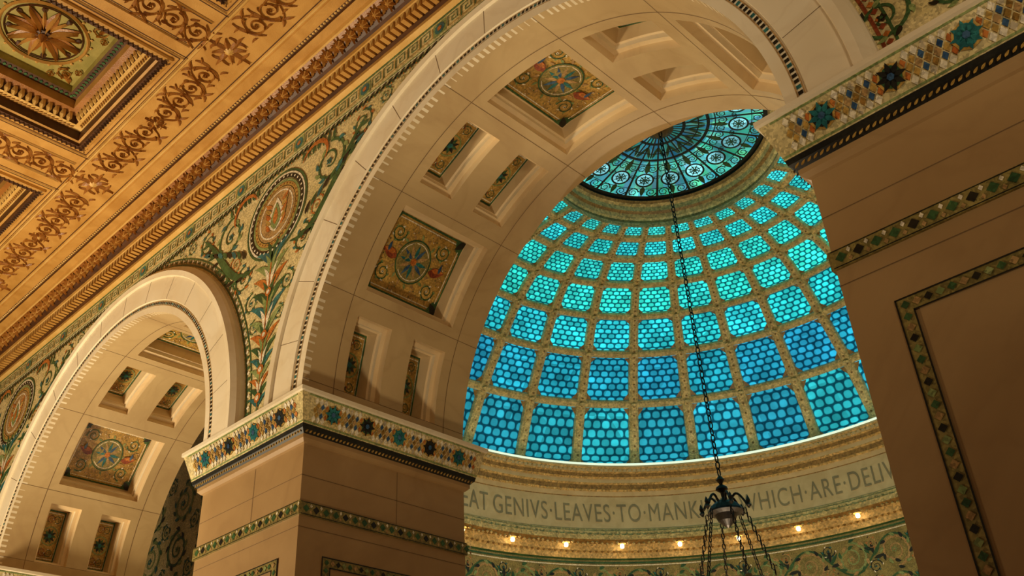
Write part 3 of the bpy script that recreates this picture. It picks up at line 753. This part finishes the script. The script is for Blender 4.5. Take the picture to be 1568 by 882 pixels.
# ================================================================ CHANDELIER
ch=empty('chandelier')
cm=MB();zt,zb=1.55,.672
N_=62;pitch=(zt-zb)/N_
for k in range(N_):
    zc_=zb+pitch*(k+.5);pts=[]
    for q in range(10):
        a=2*pi*q/10;uu=.0036*math.cos(a);vv=pitch*.62*math.sin(a)
        pts.append((XC+(uu if k%2 else uu*.2),YC+(uu*.2 if k%2 else uu),zc_+vv))
    cm.tube(pts,.0014,'iron',5,closed=True)
cm.build('chain',ch,D2)
cb=MB()
cb.lathe((XC,YC,.672),[(0,0),(.004,-.002),(.008,-.009),(.004,-.015),(.003,-.018),(.011,-.024),(.012,-.028),(.004,-.034),(.003,-.044),(.006,-.05),(.018,-.054),(.028,-.062),(.033,-.070),(.034,-.074),(.022,-.078),(.016,-.090),(.006,-.10),(0,-.104)],'iron',20)
for k in range(6):
    a=2*pi*k/6+.3;ca,sa=math.cos(a),math.sin(a)
    p=[]
    for q in range(13):
        t=q/12;rr=.010+.036*t;zz=.602+.030*math.sin(pi*t**.8)-.002*t;p.append((XC+ca*rr,YC+sa*rr,zz))
    cb.tube(p,.0024,'iron',6)
    cb.lathe((XC+ca*.046,YC+sa*.046,.608),[(0,.016),(.002,.012),(.004,.006),(.0025,0),(.005,-.004),(0,-.010)],'iron',8)
    for j in range(14):
        t2=(j+.5)/14;rr=.036+.036*t2;zz=.600-.13*t2
        pts=[(XC+ca*(rr)+(-sa)*.0028*math.cos(2*pi*q/8)*(j%2)+ca*.0028*math.cos(2*pi*q/8)*(1-j%2),YC+sa*rr+ca*.0028*math.cos(2*pi*q/8)*(j%2)+sa*.0028*math.cos(2*pi*q/8)*(1-j%2),zz+.0062*math.sin(2*pi*q/8)) for q in range(8)]
        cb.tube(pts,.0012,'iron',4,closed=True)
    cb.lathe((XC+ca*.072,YC+sa*.072,.456),[(0,.010),(.006,.006),(.010,-.01),(.012,-.03),(.004,-.034)],'bronze',10)
    cb.lathe((XC+ca*.072,YC+sa*.072,.418),[(.004,.01),(.015,0),(.015,-.012),(0,-.02)],'lamp_glass',12)
cb.tube([(XC+.072*math.cos(2*pi*q/36),YC+.072*math.sin(2*pi*q/36),.456) for q in range(36)],.004,'bronze',6,closed=True)
cb.tube([(XC+.072*math.cos(2*pi*q/36),YC+.072*math.sin(2*pi*q/36),.442) for q in range(36)],.003,'bronze',6,closed=True)
cb.build('lamp_body',ch,D2)
# ================================================================ BACK WALL (seen through the left arch) & FLOOR
bw=MB();yb_=1.95
bw.face([(-4.4,yb_,FLOOR),(-2.06,yb_,FLOOR),(-2.06,yb_,1.9),(-4.4,yb_,1.9)],'mosaic')
def bmap(u,v,h):return (u,yb_-h,v)
def wsc(u,v,r,s_,cs):bw.scroll(bmap,u,v,r,pi/2,s_,cs,.002,leaves=10,turns=1.8)
for i in range(10):
    for j in range(9):
        u=-4.2+i*.225;v=-.1+j*.2
        wsc(u,v,.085,1 if (i+j)%2 else -1,(['m_sage','m_green','m_teal'],['m_green','m_dark','m_sage'])[(i+j)%2])
        wsc(u+.11,v+.1,.04,-1 if (i+j)%2 else 1,['m_green','m_white','m_teal'])
bw.build('wall_back')
fl=MB()
for i in range(-6,3):
    for j in range(-4,8):
        fl.face([(i,j,FLOOR),(i+1,j,FLOOR),(i+1,j+1,FLOOR),(i,j+1,FLOOR)],'floor_marble')
fl.build('floor')
# ================================================================ LIGHTS
def area(n,p,tgt,size,pw,col,spread=180):
    l=bpy.data.lights.new(n,'AREA');l.shape='DISK';l.size=size;l.energy=pw;l.color=col;l.spread=math.radians(spread)
    ob=bpy.data.objects.new(n,l);sc.collection.objects.link(ob);ob.location=W(p)
    ob.rotation_euler=(Vector(W(tgt))-Vector(W(p))).to_track_quat('-Z','Y').to_euler()
def point(n,p,pw,col,rad=.3):
    l=bpy.data.lights.new(n,'POINT');l.energy=pw;l.color=col;l.shadow_soft_size=rad
    ob=bpy.data.objects.new(n,l);sc.collection.objects.link(ob);ob.location=W(p)
def spot(n,p,tgt,ang,pw,col,rad=.25):
    l=bpy.data.lights.new(n,'SPOT');l.energy=pw;l.color=col;l.shadow_soft_size=rad;l.spot_size=math.radians(ang);l.spot_blend=.7
    ob=bpy.data.objects.new(n,l);sc.collection.objects.link(ob);ob.location=W(p)
    ob.rotation_euler=(Vector(W(tgt))-Vector(W(p))).to_track_quat('-Z','Y').to_euler()
WARM=(1,.79,.50)
area('hall_uplight',(-2.6,-.1,-.05),(-2.2,.8,1.6),2.0,640,WARM,140)
area('hall_uplight',(.45,.2,.60),(.3,.6,1.7),1.2,120,WARM)
spot('arch_fill_spot',(-.75,.15,-.25),(-1.05,1.2,1.3),54,780,WARM,.3)  # unseen spot added to brighten the coffer recesses, cone kept to the arch
point('arch_fill_light',(-.70,1.22,.20),14,WARM,.3)  # added fill, not a real fitting: lifts the soffit under the arch
point('arch_fill_light',(-2.3,1.5,.30),80,WARM,.3)  # added fill too, brightens the back wall behind the left arch
point('chandelier_light',(XC*2,YC*2,.62),980,(1,.81,.54),.6)
wd=bpy.data.worlds.new('world');sc.world=wd;wd.use_nodes=True
wd.node_tree.nodes['Background'].inputs[0].default_value=(.9,.62,.36,1);wd.node_tree.nodes['Background'].inputs[1].default_value=.08
# ================================================================ CAMERA
r0=Vector((.71745,.69491,-.04862));r1=Vector((-.40502,.35934,-.84074));r2=Vector((-.56676,.62288,.53925))
X=r0.normalized();Z=(-r2-(-r2).dot(X)*X).normalized();Y=Z.cross(X)
mt=Matrix(((X.x,Y.x,Z.x),(X.y,Y.y,Z.y),(X.z,Y.z,Z.z))).to_4x4();mt.translation=Vector((0,-U,1.6))
cam=bpy.data.cameras.new('camera');cob=bpy.data.objects.new('camera',cam);sc.collection.objects.link(cob);cob.matrix_world=mt
cam.lens=36*1480/1568;cam.sensor_width=36;cam.shift_y=-12.3/1568;cam.clip_end=500;cam.clip_start=.05
sc.camera=cob
